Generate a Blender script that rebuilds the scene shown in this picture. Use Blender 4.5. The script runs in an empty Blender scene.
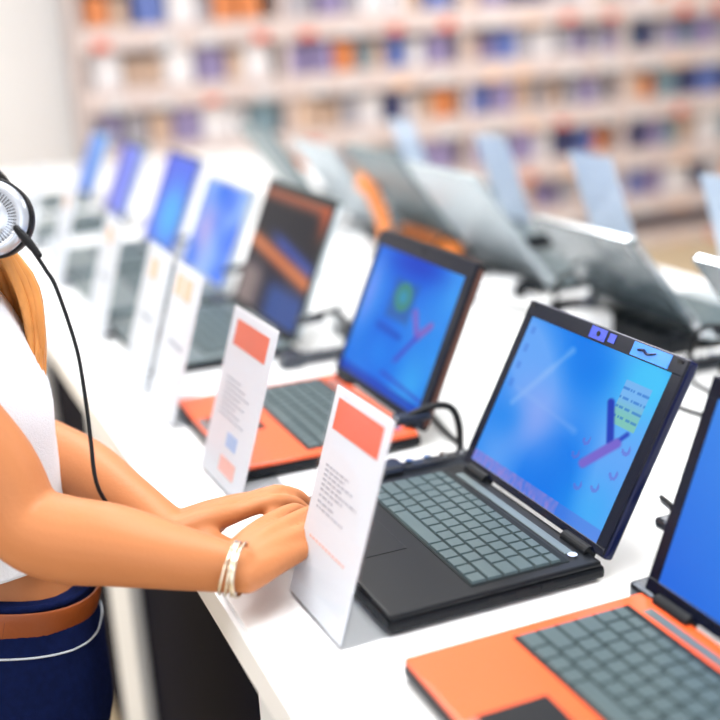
import bpy, bmesh, math, random
from mathutils import Vector, Matrix, noise
C = bpy.context.scene.collection
SC = bpy.context.scene
random.seed(7)
T = 1.0            # height of the display table above the floor

# ------------------------------------------------------------------ camera, world, light, exposure
cam_d = bpy.data.cameras.new('camera')
cam = bpy.data.objects.new('camera', cam_d); C.objects.link(cam)
rt = Vector((0.383, 0.922, -0.055)).normalized()
fw = Vector((-0.891, 0.353, -0.287)); fw = (fw - rt * fw.dot(rt)).normalized()
up = rt.cross(fw)
cam.matrix_world = Matrix(((rt.x, up.x, -fw.x, 0), (rt.y, up.y, -fw.y, 0), (rt.z, up.z, -fw.z, T + .552), (0, 0, 0, 1)))
cam_d.sensor_width = 36; cam_d.lens = 57.0; cam_d.clip_start = .05
cam_d.dof.use_dof = True; cam_d.dof.focus_distance = 1.2; cam_d.dof.aperture_fstop = 1.85
SC.camera = cam
w = bpy.data.worlds.new('world'); SC.world = w; w.use_nodes = True
w.node_tree.nodes['Background'].inputs[0].default_value = (.93, .96, 1, 1)
w.node_tree.nodes['Background'].inputs[1].default_value = .8
SC.view_settings.view_transform = 'Standard'; SC.view_settings.look = 'None'
SC.view_settings.gamma = 1; SC.view_settings.use_curve_mapping = False
SC.view_settings.exposure = .15
try: SC.cycles.use_denoising = True
except Exception: pass

def area(name, loc, rot, sx, sy, power, col=(1, 1, 1)):
    l = bpy.data.lights.new(name, 'AREA'); l.shape = 'RECTANGLE'; l.size = sx; l.size_y = sy; l.energy = power; l.color = col
    o = bpy.data.objects.new(name, l); C.objects.link(o); o.location = loc; o.rotation_euler = rot
    return o
LIGHTS = [(-1.0, .7), (-3.4, .7), (-5.0, 3.6), (-1.0, 3.6), (-1.0, -2.0), (-4.6, -2.0)]
for x, y in LIGHTS:
    area('ceiling_lamp_light', (x, y, 3.13), (0, 0, 0), 1.5, 1.0, 38, (.95, .98, 1))
# added fill light at the open side behind the camera, no window there
area('open_side_fill', (2.6, -.6, 2.0), (math.radians(90), 0, math.radians(90)), 5, 2.4, 48, (.95, .98, 1))

# ------------------------------------------------------------------ helpers
def lin(c):
    return tuple(((v / 255) / 12.92 if v / 255 <= .04045 else ((v / 255 + .055) / 1.055) ** 2.4) for v in c)
MATS = {}
def mat(name, rgb, rough=.5, metal=0, spec=.5, emit=None, es=0, coat=0, trans=0, var=0, scale=8, bump=0, bscale=60, alpha=1):
    if name in MATS: return MATS[name]
    m = bpy.data.materials.new(name); m.use_nodes = True; nt = m.node_tree; b = nt.nodes['Principled BSDF']
    c = lin(rgb) + (1,)
    b.inputs['Base Color'].default_value = c; b.inputs['Roughness'].default_value = rough
    b.inputs['Metallic'].default_value = metal; b.inputs['Specular IOR Level'].default_value = spec
    b.inputs['Coat Weight'].default_value = coat; b.inputs['Transmission Weight'].default_value = trans
    b.inputs['Alpha'].default_value = alpha
    if emit: b.inputs['Emission Color'].default_value = lin(emit) + (1,); b.inputs['Emission Strength'].default_value = es
    tc = nt.nodes.new('ShaderNodeTexCoord')
    if var:
        n = nt.nodes.new('ShaderNodeTexNoise'); n.inputs['Scale'].default_value = scale; n.inputs['Detail'].default_value = 4
        r = nt.nodes.new('ShaderNodeMix'); r.data_type = 'RGBA'
        r.inputs[6].default_value = tuple(v * (1 - var) for v in c[:3]) + (1,)
        r.inputs[7].default_value = tuple(min(1, v * (1 + var)) for v in c[:3]) + (1,)
        nt.links.new(tc.outputs['Object'], n.inputs['Vector']); nt.links.new(n.outputs['Fac'], r.inputs[0]); nt.links.new(r.outputs[2], b.inputs['Base Color'])
    if bump:
        n = nt.nodes.new('ShaderNodeTexNoise'); n.inputs['Scale'].default_value = bscale; n.inputs['Detail'].default_value = 3
        bp = nt.nodes.new('ShaderNodeBump'); bp.inputs['Strength'].default_value = bump; bp.inputs['Distance'].default_value = .002
        nt.links.new(tc.outputs['Object'], n.inputs['Vector']); nt.links.new(n.outputs['Fac'], bp.inputs['Height']); nt.links.new(bp.outputs['Normal'], b.inputs['Normal'])
    MATS[name] = m; return m

def link_mesh(name, bm, m, parent=None, smooth=False, loc=None):
    me = bpy.data.meshes.new(name); bmesh.ops.recalc_face_normals(bm, faces=bm.faces)
    bm.to_mesh(me); bm.free()
    if smooth:
        for p in me.polygons: p.use_smooth = True
    o = bpy.data.objects.new(name, me); C.objects.link(o)
    if m: me.materials.append(m)
    if parent: o.parent = parent
    if loc: o.location = loc
    return o
def box(bm, a, b, bev=0, seg=2, M=None):
    """box between corners a and b"""
    c = [(a[i] + b[i]) / 2 for i in range(3)]; s = [abs(b[i] - a[i]) for i in range(3)]
    mt = Matrix.Translation(c) @ Matrix.Diagonal((s[0], s[1], s[2], 1))
    r = bmesh.ops.create_cube(bm, size=1, matrix=mt)
    vs = r['verts']
    if bev:
        es = list({e for v in vs for e in v.link_edges})
        r2 = bmesh.ops.bevel(bm, geom=es, offset=bev, segments=seg, affect='EDGES', profile=.6)
        vs = list({v for f in r2['faces'] for v in f.verts} | {v for v in vs if v.is_valid})
    if M: bmesh.ops.transform(bm, matrix=M, verts=[v for v in vs if v.is_valid])
    return vs
def B(name, a, b, m, parent=None, bev=0, seg=2, M=None):
    bm = bmesh.new(); box(bm, a, b, bev, seg, M); return link_mesh(name, bm, m, parent)
def cyl(bm, p, q, r, seg=16, r2=None):
    p = Vector(p); q = Vector(q); d = q - p
    M = Matrix.Translation((p + q) / 2) @ d.to_track_quat('Z', 'Y').to_matrix().to_4x4()
    bmesh.ops.create_cone(bm, cap_ends=True, segments=seg, radius1=r, radius2=r if r2 is None else r2, depth=d.length, matrix=M)
def ball(bm, c, r, s=(1, 1, 1), M=None, seg=16):
    m = Matrix.Translation(c) @ (M or Matrix()) @ Matrix.Diagonal((s[0], s[1], s[2], 1))
    bmesh.ops.create_uvsphere(bm, u_segments=seg, v_segments=max(6, seg * 2 // 3), radius=r, matrix=m)
def cr(P, t):
    n = len(P) - 1; i = min(int(t), n - 1); f = t - i
    p0 = P[max(i - 1, 0)]; p1 = P[i]; p2 = P[i + 1]; p3 = P[min(i + 2, n)]
    return .5 * ((2 * p1) + (p2 - p0) * f + (2 * p0 - 5 * p1 + 4 * p2 - p3) * f * f + (3 * p1 - p0 - 3 * p2 + p3) * f ** 3)
def tube(bm, pts, rad, seg=12, sub=4, cap=True, side=None, fan=False):
    """swept tube; rad: number or (half width along side, half thickness)"""
    P = [Vector(p) for p in pts]
    Rr = [Vector((r, r, 0)) if not hasattr(r, '__len__') else Vector((r[0], r[1], 0)) for r in (rad if isinstance(rad, list) else [rad] * len(P))]
    n = (len(P) - 1) * sub
    pos = [cr(P, k / sub) for k in range(n + 1)]; rr = [cr(Rr, k / sub) for k in range(n + 1)]
    tan = [(pos[min(k + 1, n)] - pos[max(k - 1, 0)]).normalized() for k in range(n + 1)]
    s = Vector(side) if side else tan[0].orthogonal()
    rings = []
    if cap:
        pos = [pos[0] - tan[0] * min(rr[0]) * .0 ] + pos + [pos[-1]]
        k_ends = True
    def ring(c, t, s, a, b):
        s = (s - t * s.dot(t)).normalized(); u = t.cross(s)
        return [bm.verts.new(c + s * (a * math.cos(q)) + u * (b * math.sin(q))) for q in [2 * math.pi * j / seg for j in range(seg)]], s
    pos = pos[1:-1] if cap else pos
    seq = []
    if cap:
        for a in (80, 55, 28):
            f = math.sin(math.radians(a)); g = math.cos(math.radians(a)); m = min(rr[0].x, rr[0].y)
            seq.append((pos[0] - tan[0] * m * f, tan[0], rr[0].x * g, rr[0].y * g))
    for k in range(n + 1): seq.append((pos[k], tan[k], rr[k].x, rr[k].y))
    if cap:
        for a in (28, 55, 80):
            f = math.sin(math.radians(a)); g = math.cos(math.radians(a)); m = min(rr[-1].x, rr[-1].y)
            seq.append((pos[-1] + tan[-1] * m * f, tan[-1], rr[-1].x * g, rr[-1].y * g))
    for c, t, a, b in seq:
        r, s = ring(c, t, s, a, b); rings.append(r)
    for r1, r2 in zip(rings, rings[1:]):
        for j in range(seg):
            bm.faces.new((r1[j], r1[(j + 1) % seg], r2[(j + 1) % seg], r2[j]))
    if cap:
        bm.faces.new(list(reversed(rings[0]))); bm.faces.new(rings[-1])
    return rings
def rings_mesh(bm, R, seg=40, cap=True, power=2.3, sub=3, fn=None):
    """stack of horizontal super-ellipse rings R=(cx,cy,z,hx,hy)"""
    V = [[Vector(r[:3]), Vector((r[3], r[4], 0))] for r in R]
    n = (len(R) - 1) * sub; out = []
    for k in range(n + 1):
        c = cr([v[0] for v in V], k / sub); h = cr([v[1] for v in V], k / sub); row = []
        for j in range(seg):
            a = 2 * math.pi * j / seg; ca, sa = math.cos(a), math.sin(a)
            x = h.x * math.copysign(abs(ca) ** (2 / power), ca); y = h.y * math.copysign(abs(sa) ** (2 / power), sa)
            p = Vector((c.x + x, c.y + y, c.z))
            if fn: p = fn(p, a, k / n)
            row.append(bm.verts.new(p))
        out.append(row)
    for r1, r2 in zip(out, out[1:]):
        for j in range(seg): bm.faces.new((r1[j], r1[(j + 1) % seg], r2[(j + 1) % seg], r2[j]))
    if cap: bm.faces.new(list(reversed(out[0]))); bm.faces.new(out[-1])
    return out
def empty(name, label, cat, loc, rotz=0, group=None):
    o = bpy.data.objects.new(name, None); C.objects.link(o); o.location = loc; o.rotation_euler = (0, 0, rotz)
    o.empty_display_size = .05
    return tag(o, label, cat, group)
def tag(o, label, cat, group=None):
    o['label'] = label; o['category'] = cat
    if group: o['group'] = group
    return o
def struct(o): o['kind'] = 'structure'; return o
def remesh(o, vox, smooth=4):
    md = o.modifiers.new('r', 'REMESH'); md.mode = 'VOXEL'; md.voxel_size = vox; md.use_smooth_shade = True
    sm = o.modifiers.new('s', 'SMOOTH'); sm.iterations = smooth; sm.factor = .5
    dg = bpy.context.evaluated_depsgraph_get(); me = bpy.data.meshes.new_from_object(o.evaluated_get(dg))
    o.modifiers.clear(); old = o.data; o.data = me; bpy.data.meshes.remove(old)
    for p in me.polygons: p.use_smooth = True
    return o
def copy_tree(o, parent=None):
    c = o.copy(); C.objects.link(c)
    if parent: c.parent = parent
    for ch in list(o.children): copy_tree(ch, c)
    return c

# ------------------------------------------------------------------ materials
M_white = mat('white_laminate', (243, 245, 248), .32, var=.01, scale=3)
M_panel = mat('white_panel', (225, 228, 232), .5, var=.02)
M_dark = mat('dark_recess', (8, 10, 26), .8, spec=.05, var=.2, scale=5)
M_floor = mat('warm_floor', (200, 180, 150), .55, spec=.2, var=.06, scale=2)
M_wall = mat('plain_wall', (236, 236, 238), .8, var=.01)
M_ceil = mat('ceiling_paint', (240, 240, 240), .9, var=.01)
M_black = mat('black_plastic', (14, 18, 24), .38, spec=.22, var=.15, scale=20)
M_navy = mat('navy_gloss_plastic', (10, 20, 62), .22, spec=.25, var=.15, scale=9)
M_blackg = mat('black_gloss_bezel', (10, 16, 34), .2, spec=.2, var=.2, scale=14)
M_key = mat('grey_key', (76, 92, 96), .4, spec=.3, var=.08, scale=40)
M_keywell = mat('keyboard_well', (22, 30, 34), .6, spec=.2, var=.1, scale=30)
M_orange = mat('orange_lacquer', (240, 92, 34), .35, coat=.2, var=.05, scale=12)
M_silver = mat('silver_plastic', (180, 190, 196), .3, metal=.45, var=.05, scale=10)
M_silverdk = mat('dark_silver_plastic', (104, 118, 122), .35, metal=.35, var=.08, scale=10)
M_metal = mat('dark_metal', (70, 74, 82), .25, metal=.8, var=.1, scale=30)
M_chrome = mat('chrome', (215, 218, 224), .15, metal=1, var=.04, scale=30)
M_beige = mat('beige_shelf_board', (216, 200, 198), .55, var=.05, scale=2.5)
M_shelfback = mat('shelf_back_board', (150, 144, 168), .7, var=.1, scale=1.5)
M_paper = mat('sign_paper', (247, 248, 253), .6, var=.01, scale=20)
M_print = mat('orange_print', (226, 92, 54), .5, var=.1, scale=18)
M_peach = mat('peach_print', (244, 200, 168), .5, var=.05, scale=18)
M_ink = mat('grey_ink', (176, 182, 194), .6, var=.15, scale=120)
M_inkblue = mat('pale_blue_print', (170, 195, 238), .6, var=.1, scale=60)
M_inkpink = mat('pale_pink_print', (240, 180, 170), .6, var=.1, scale=60)
M_skin = mat('skin', (186, 119, 74), .5, spec=.35, var=.1, scale=9, bump=.15, bscale=260)
_b = M_skin.node_tree.nodes['Principled BSDF']; _b.inputs['Subsurface Weight'].default_value = .03; _b.inputs['Subsurface Radius'].default_value = (.02, .008, .004)
M_shirt = mat('white_knit', (232, 236, 245), .9, var=.05, scale=220, bump=.5, bscale=500)
M_denim = mat('dark_denim', (12, 24, 66), .9, spec=.1, var=.45, scale=120, bump=.5, bscale=700)
M_stitch = mat('pale_stitching', (196, 204, 214), .8, var=.1, scale=200)
M_belt = mat('tan_leather_belt', (142, 70, 26), .45, var=.15, scale=25, bump=.2, bscale=200)
M_hair = mat('honey_hair', (216, 146, 76), .38, var=.35, scale=30)
M_rubber = mat('black_rubber', (12, 14, 20), .45, spec=.25, var=.1, scale=30)
M_hp = mat('headphone_silver', (196, 204, 218), .22, metal=.55, var=.05, scale=20)

def acrylic():
    m = bpy.data.materials.new('clear_acrylic'); m.use_nodes = True; nt = m.node_tree
    nt.nodes.remove(nt.nodes['Principled BSDF'])
    g = nt.nodes.new('ShaderNodeBsdfGlossy'); g.inputs['Roughness'].default_value = .05
    t = nt.nodes.new('ShaderNodeBsdfTransparent'); t.inputs[0].default_value = (.982, .988, .995, 1)
    x = nt.nodes.new('ShaderNodeMixShader')
    x.inputs[0].default_value = .045
    nt.links.new(t.outputs[0], x.inputs[1]); nt.links.new(g.outputs[0], x.inputs[2])
    nt.links.new(x.outputs[0], nt.nodes['Material Output'].inputs[0]); return m
M_acr = acrylic()
M_paperb = mat('pale_blue_paper', (222, 238, 255), .6, var=.01, scale=20)
def paper(m):
    nt = m.node_tree; b = nt.nodes['Principled BSDF']; o = nt.nodes['Material Output']
    t = nt.nodes.new('ShaderNodeBsdfTranslucent'); t.inputs[0].default_value = (.93, .97, 1, 1)
    x = nt.nodes.new('ShaderNodeMixShader'); x.inputs[0].default_value = .48
    nt.links.new(b.outputs[0], x.inputs[1]); nt.links.new(t.outputs[0], x.inputs[2]); nt.links.new(x.outputs[0], o.inputs[0])
paper(M_paper); paper(M_paperb)
def screen_mat():
    m = bpy.data.materials.new('lit_screen'); m.use_nodes = True; nt = m.node_tree; b = nt.nodes['Principled BSDF']
    a = nt.nodes.new('ShaderNodeAttribute'); a.attribute_name = 'picture'
    b.inputs['Base Color'].default_value = (.005, .005, .008, 1); b.inputs['Roughness'].default_value = .12
    b.inputs['Specular IOR Level'].default_value = .04
    nt.links.new(a.outputs['Color'], b.inputs['Emission Color']); b.inputs['Emission Strength'].default_value = .86
    return m
M_screen = screen_mat()

# ------------------------------------------------------------------ the room
struct(B('floor', (-7.2, -4, -.1), (4, 8, 0), M_floor))
struct(B('wall_back', (-6.9, -4, 0), (-6.75, 8, 3.2), M_wall))
struct(B('wall_left', (-7.2, -4.15, 0), (4, -4, 3.2), M_wall))
struct(B('wall_right', (-7.2, 8, 0), (4, 8.15, 3.2), M_wall))
struct(B('ceiling', (-7.2, -4, 3.2), (4, 8, 3.3), M_ceil))
M_tube = mat('lamp_diffuser', (255, 255, 255), .5, emit=(255, 252, 245), es=4, var=.01)
for i, (x, y) in enumerate(LIGHTS):
    k = empty('ceiling_light', 'flat white rectangular ceiling light, ' + ['above the near end of the display table', 'above the middle of the display table',
        'in front of the long shelving', 'right of the display table near its end', 'behind the shopper on the near side', 'left of the display table far off'][i], 'light', (x, y, 3.2), 0, 'ceiling lights')
    bm = bmesh.new()
    for a, b in (((-.8, -.55), (.8, -.5)), ((-.8, .5), (.8, .55)), ((-.8, -.5), (-.75, .5)), ((.75, -.5), (.8, .5))): box(bm, (a[0], a[1], -.05), (b[0], b[1], 0))
    link_mesh('frame', bm, M_panel, k)
    B('diffuser', (-.75, -.5, -.03), (.75, .5, -.01), M_tube, k)

# shelving along the back wall
SX = -6.2
RZ = [.06, .305, .61, .92, 1.23, 1.54, 1.85, 2.16]      # board heights
def shelf_bay(y0, wd, label):
    k = empty('shelving_unit', label, 'shelving', (SX, y0, 0), 0, 'tall beige shelving bays')
    for z in RZ:
        B('shelf_board', (-.42, .02, z - .02), (-.005, wd - .02, z), M_beige, k)
        B('price_rail', (-.005, .0, z - .085), (.012, wd, z + .04), M_beige, k)
        for j in range(4):
            y = wd * (j + .5 + .3 * (random.random() - .5)) / 4
            B('price_tag', (.0125, y - .05, z - .08), (.014, y + .04, z - .015 - .03 * random.random()), random.choice([M_print, M_peach, M_paper, M_paper]), k)
    for y in (0, wd - .02): B('upright', (-.43, y, 0), (-.006, y + .02, 2.3), M_beige, k)
    B('back_panel', (-.45, 0, 0), (-.43, wd, 2.3), M_shelfback, k)
    return k
NB = 6; WD = 1.12
POS = ['first', 'second', 'third', 'fourth', 'fifth', 'sixth']
for i in range(NB): shelf_bay(1.0 + i * WD, WD, 'tall beige shelving bay of packed goods, %s from the left along the back wall' % POS[i])
PC = {'blue': (96, 116, 184), 'purple': (146, 134, 178), 'white': (240, 236, 240), 'grey': (176, 172, 182), 'orange': (228, 140, 84), 'tan': (214, 184, 164), 'teal': (120, 146, 160), 'navy': (58, 62, 104)}
PM = {k: mat('carton_' + k, v, .5, var=.1, scale=14) for k, v in PC.items()}
RN = ['bottom', 'second', 'third', 'fourth', 'fifth', 'sixth', 'seventh']
def carton_mesh(wd, dp, h, nm):
    bm = bmesh.new(); box(bm, (-wd / 2, -dp / 2, 0), (wd / 2, dp / 2, h), .004, 1)
    # folded top flap lines and a raised label on the front
    box(bm, (wd / 2 - .0005, -dp * .35, h * .2), (wd / 2 + .0015, dp * .35, h * .75))
    box(bm, (-wd * .45, -.0015, h - .001), (wd * .45, .0015, h + .001))
    me = bpy.data.meshes.new(nm); bm.to_mesh(me); bm.free(); me.materials.append(PM['blue']); return me
CM = [carton_mesh(.14, .11, .20, 'goods_carton'), carton_mesh(.16, .15, .215, 'goods_carton'), carton_mesh(.12, .08, .18, 'goods_carton')]
ORD = ['first', 'second', 'third', 'fourth', 'fifth', 'sixth', 'seventh', 'eighth', 'ninth', 'tenth']
for r in range(1, 7):
    y = 1.06; cnt = 0; last = 0
    while y < 1.0 + NB * WD - .1:
        bay = int((y - 1.0) / WD)
        col = random.choice(['blue', 'purple', 'white', 'white', 'white', 'grey', 'grey', 'grey', 'purple', 'orange', 'tan', 'tan', 'tan', 'teal', 'navy', 'blue', 'purple'])
        me = random.choice(CM); dp = {0: .11, 1: .15, 2: .08}[CM.index(me)]
        ye = y + dp
        if int((ye + .03 - 1.0) / WD) != bay: y = 1.0 + (bay + 1) * WD + .03; continue
        o = bpy.data.objects.new('goods_carton', me); C.objects.link(o); o.location = (SX - .09 - .04 * random.random(), y + dp / 2, RZ[r])
        o.rotation_euler = (0, 0, 0)
        o.material_slots[0].link = 'OBJECT'; o.material_slots[0].material = PM[col]
        cnt = cnt + 1 if bay == last else 1; last = bay
        tag(o, '%s carton, %s from the left on the %s shelf of the %s back bay' % (col, ORD[cnt - 1], RN[r], POS[bay]), 'carton', 'cartons on the %s shelf of the back bays' % RN[r])
        y = ye + .012 + (.03 * random.random())

# ------------------------------------------------------------------ the display table
k = empty('display_table', 'long white display table carrying both rows of laptops', 'table', (-2.6, .85, 0))
bm = bmesh.new()
pts = [(-5.2, .185), (-1.25, .238), (.9, .238), (.9, 1.51), (-5.2, 1.51)]
vs = [bm.verts.new((x + 2.6, y - .85, T - .05)) for x, y in pts]; f = bm.faces.new(vs)
r = bmesh.ops.extrude_face_region(bm, geom=[f]); bmesh.ops.translate(bm, verts=[v for v in r['geom'] if isinstance(v, bmesh.types.BMVert)], vec=(0, 0, .05))
bmesh.ops.bevel(bm, geom=list(bm.edges), offset=.006, segments=2, affect='EDGES')
link_mesh('tabletop', bm, M_white, k)
for x in (-5.15, -4.1, -3.05, -2.06, -1.0, .0, .62):
    B('front_post', (x + 2.6, .262 - .85, 0), (x + 2.85, .285 - .85, T - .05), M_panel, k, .003, 1)
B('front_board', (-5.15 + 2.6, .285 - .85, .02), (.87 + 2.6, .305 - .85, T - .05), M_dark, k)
B('rear_board', (-5.15 + 2.6, 1.46 - .85, 0), (.87 + 2.6, 1.48 - .85, T - .05), M_panel, k)
for x in (-5.15, .85): B('end_board', (x + 2.6, .305 - .85, 0), (x + 2.62, 1.46 - .85, T - .05), M_panel, k)

# ------------------------------------------------------------------ laptops
def painted(name, wd, h, nx, ny, fn, parent, M):
    bm = bmesh.new(); vv = [[bm.verts.new((wd * i / nx, 0, h * j / ny)) for i in range(nx + 1)] for j in range(ny + 1)]
    for j in range(ny):
        for i in range(nx): bm.faces.new((vv[j][i], vv[j][i + 1], vv[j + 1][i + 1], vv[j + 1][i]))
    bmesh.ops.transform(bm, matrix=M, verts=bm.verts)
    me = bpy.data.meshes.new(name); bm.to_mesh(me); bm.free()
    at = me.color_attributes.new('picture', 'FLOAT_COLOR', 'POINT')
    for j in range(ny + 1):
        for i in range(nx + 1): at.data[j * (nx + 1) + i].color = lin(fn(i / nx, j / ny)) + (1,)
    me.materials.append(M_screen); o = bpy.data.objects.new(name, me); C.objects.link(o); o.parent = parent; return o
def mixc(a, b, t): t = max(0, min(1, t)); return tuple(a[i] + (b[i] - a[i]) * t for i in range(3))
def ss(a, b, x): t = max(0, min(1, (x - a) / (b - a))); return t * t * (3 - 2 * t)
def seg_d(u, v, a, b):
    ax, ay = a; bx, by = b; dx, dy = bx - ax, by - ay; t = max(0, min(1, ((u - ax) * dx + (v - ay) * dy) / (dx * dx + dy * dy)))
    return math.hypot(u - ax - t * dx, v - ay - t * dy)
def paint_one(u, v):
    n = noise.noise(Vector((u * 2.2, v * 1.8, .3))); n2 = noise.noise(Vector((u * 5 + v * 3, v * 5 - u * 2, 2)))
    c = mixc((6, 122, 240), (104, 170, 252), .48 + n * 1.5)
    c = mixc(c, (56, 176, 252), math.exp(-((u - .9) ** 2 / .03 + (v - .12) ** 2 / .05)) * .7)
    c = mixc(c, (150, 172, 248), math.exp(-((u - .3) ** 2 / .05 + (v - .42) ** 2 / .05)) * .8)          # pale glow
    c = mixc(c, (72, 200, 255), math.exp(-((u - .9) ** 2 / .05 + (v - .9) ** 2 / .06)) * 1.1)
    c = mixc(c, (4, 126, 240), math.exp(-((u - .55) ** 2 / .03 + (v - .85) ** 2 / .03)) * .8)
    c = mixc(c, (0, 128, 240), math.exp(-((u - .12) ** 2 / .02 + (v - .35) ** 2 / .02)) * .6)
    c = mixc(c, (160, 200, 255), (.03 - seg_d(u, v, (.12, .45), (.38, .9))) * 14 + n2 * .2)
    c = mixc(c, (140, 182, 250), (.03 - seg_d(u, v, (.1, .55), (.6, .48))) * 12 + n2 * .2)
    # side gadget, pale above and green below
    if .775 < u < .94 and .62 < v < .87:
        c = mixc((128, 200, 190), (120, 185, 246), ss(.66, .80, v))
        if (int((v) * 55) % 3 == 0) and v > .64 and noise.noise(Vector((u * 60, int(v * 55), 1))) > -.1: c = mixc(c, (40, 110, 205), .6)
    for a, b, wd, col in (((.745, .72), (.835, .52), .030, (34, 62, 186)), ((.85, .50), (.91, .60), .020, (44, 76, 196)), ((.735, .34), (.875, .53), .036, (122, 104, 210))):
        c = mixc(c, col, (wd - seg_d(u, v, a, b)) * 60 * (.85 if col[0] > 100 else 1))
    for cx, cy in ((.70, .47), (.94, .52), (.93, .37), (.86, .26), (.76, .22), (.67, .37)):
        d = math.hypot((u - cx), (v - cy) * .8)
        if .010 < d < .026 and (v < cy or u > cx + .012): c = mixc(c, (110, 108, 216), .6)
    if v < .07:
        c = mixc(c, (96, 118, 224), .55)
        if u < .7: c = mixc(c, (160, 136, 216), .45 + .5 * noise.noise(Vector((u * 40, v * 20, 4))))
    for cy in (.92, .80, .68, .56):
        if abs(u - .05) < .018 and abs(v - cy) < .025: c = mixc(c, (60, 108, 214), .35)
    return c
def paint_two(u, v):
    n = noise.noise(Vector((u * 2.5, v * 2, 5.3)))
    c = mixc((6, 96, 226), (60, 160, 250), .45 + n)
    c = mixc(c, (10, 62, 200), math.exp(-((u - .5) ** 2 / .1 + (v - .96) ** 2 / .012)) * .9)
    c = mixc(c, (108, 150, 250), math.exp(-((u - .06) ** 2 / .01 + (v - .62) ** 2 / .1)) * .9)
    c = mixc(c, (0, 142, 250), math.exp(-((u - .4) ** 2 / .06 + (v - .25) ** 2 / .04)) * .7)
    c = mixc(c, (60, 172, 250), math.exp(-((u - .85) ** 2 / .02 + (v - .15) ** 2 / .04)) * .8)
    if .30 < u < .62 and .5 < v < .84:
        e = min(u - .30, .62 - u, v - .5, .84 - v); c = mixc(c, mixc((72, 116, 190), (24, 92, 180), v), e * 20)
        d = math.hypot((u - .46) * 1.1, v - .70); c = mixc(c, (70, 150, 120), (1 if .05 < d < .11 else 0) * .8)
        c = mixc(c, (70, 200, 190), .5 if d < .05 else 0)
    c = mixc(c, (8, 82, 204), (.035 - seg_d(u, v, (.28, .44), (.56, .42))) * 40)
    c = mixc(c, (124, 104, 206), (.035 - seg_d(u, v, (.64, .64), (.74, .48))) * 60)
    c = mixc(c, (130, 104, 200), (.035 - seg_d(u, v, (.84, .60), (.74, .48))) * 60)
    c = mixc(c, (72, 74, 206), (.025 - seg_d(u, v, (.74, .48), (.60, .26))) * 60)
    c = mixc(c, (52, 64, 200), (.018 - seg_d(u, v, (.5, .14), (.98, .10))) * 60)
    c = mixc(c, (26, 56, 180), .7 if v < .06 else 0)
    return c
def paint_three(u, v):
    c = mixc((40, 34, 46), (22, 22, 30), ss(.2, .8, v))
    c = mixc(c, (150, 132, 128), ss(.45, .2, u) * ss(.42, .25, v) * .9)  # grey-brown and blue reflections of nearby items, painted into the lower screen
    c = mixc(c, (50, 84, 160), ss(.35, .6, u) * ss(.36, .2, v) * .9)
    c = mixc(c, (52, 84, 190), math.exp(-((v - (.70 - .22 * u)) ** 2) / .003) * ss(.15, .5, u) * .9)
    c = mixc(c, (232, 132, 76), math.exp(-((v - (.55 - .17 * u)) ** 2) / .004))
    c = mixc(c, (206, 112, 74), ss(.86, .99, v) * .85)
    c = mixc(c, (196, 90, 48), ss(.8, 1.0, u) * ss(.6, .95, v))
    return c
def paint_four(u, v):
    n = noise.noise(Vector((u * 3, v * 3, 9)))
    c = mixc((74, 128, 250), (150, 190, 252), .5 + n * 1.4)
    c = mixc(c, (192, 178, 240), math.exp(-((u - .28) ** 2 / .03 + (v - .45) ** 2 / .1)))
    c = mixc(c, (28, 120, 246), math.exp(-((u - .12) ** 2 / .012 + (v - .15) ** 2 / .02)))
    c = mixc(c, (40, 118, 246), math.exp(-((u - .4) ** 2 / .03 + (v - .9) ** 2 / .03)))
    return c
def paint_five(u, v):
    c = mixc((70, 100, 240), (66, 180, 255), math.exp(-((u - .6) ** 2 / .12 + (v - .35) ** 2 / .12)) * 1.2)
    c = mixc(c, (52, 60, 220), math.exp(-((u - .02) ** 2 / .02 + (v - .7) ** 2 / .3)) * .8)
    return c
def paint_six(u, v): return mixc((92, 96, 226), (120, 150, 250), u)
def paint_plain(u, v):
    return mixc((40, 110, 230), (90, 170, 250), u * .5 + v * .5)

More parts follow.
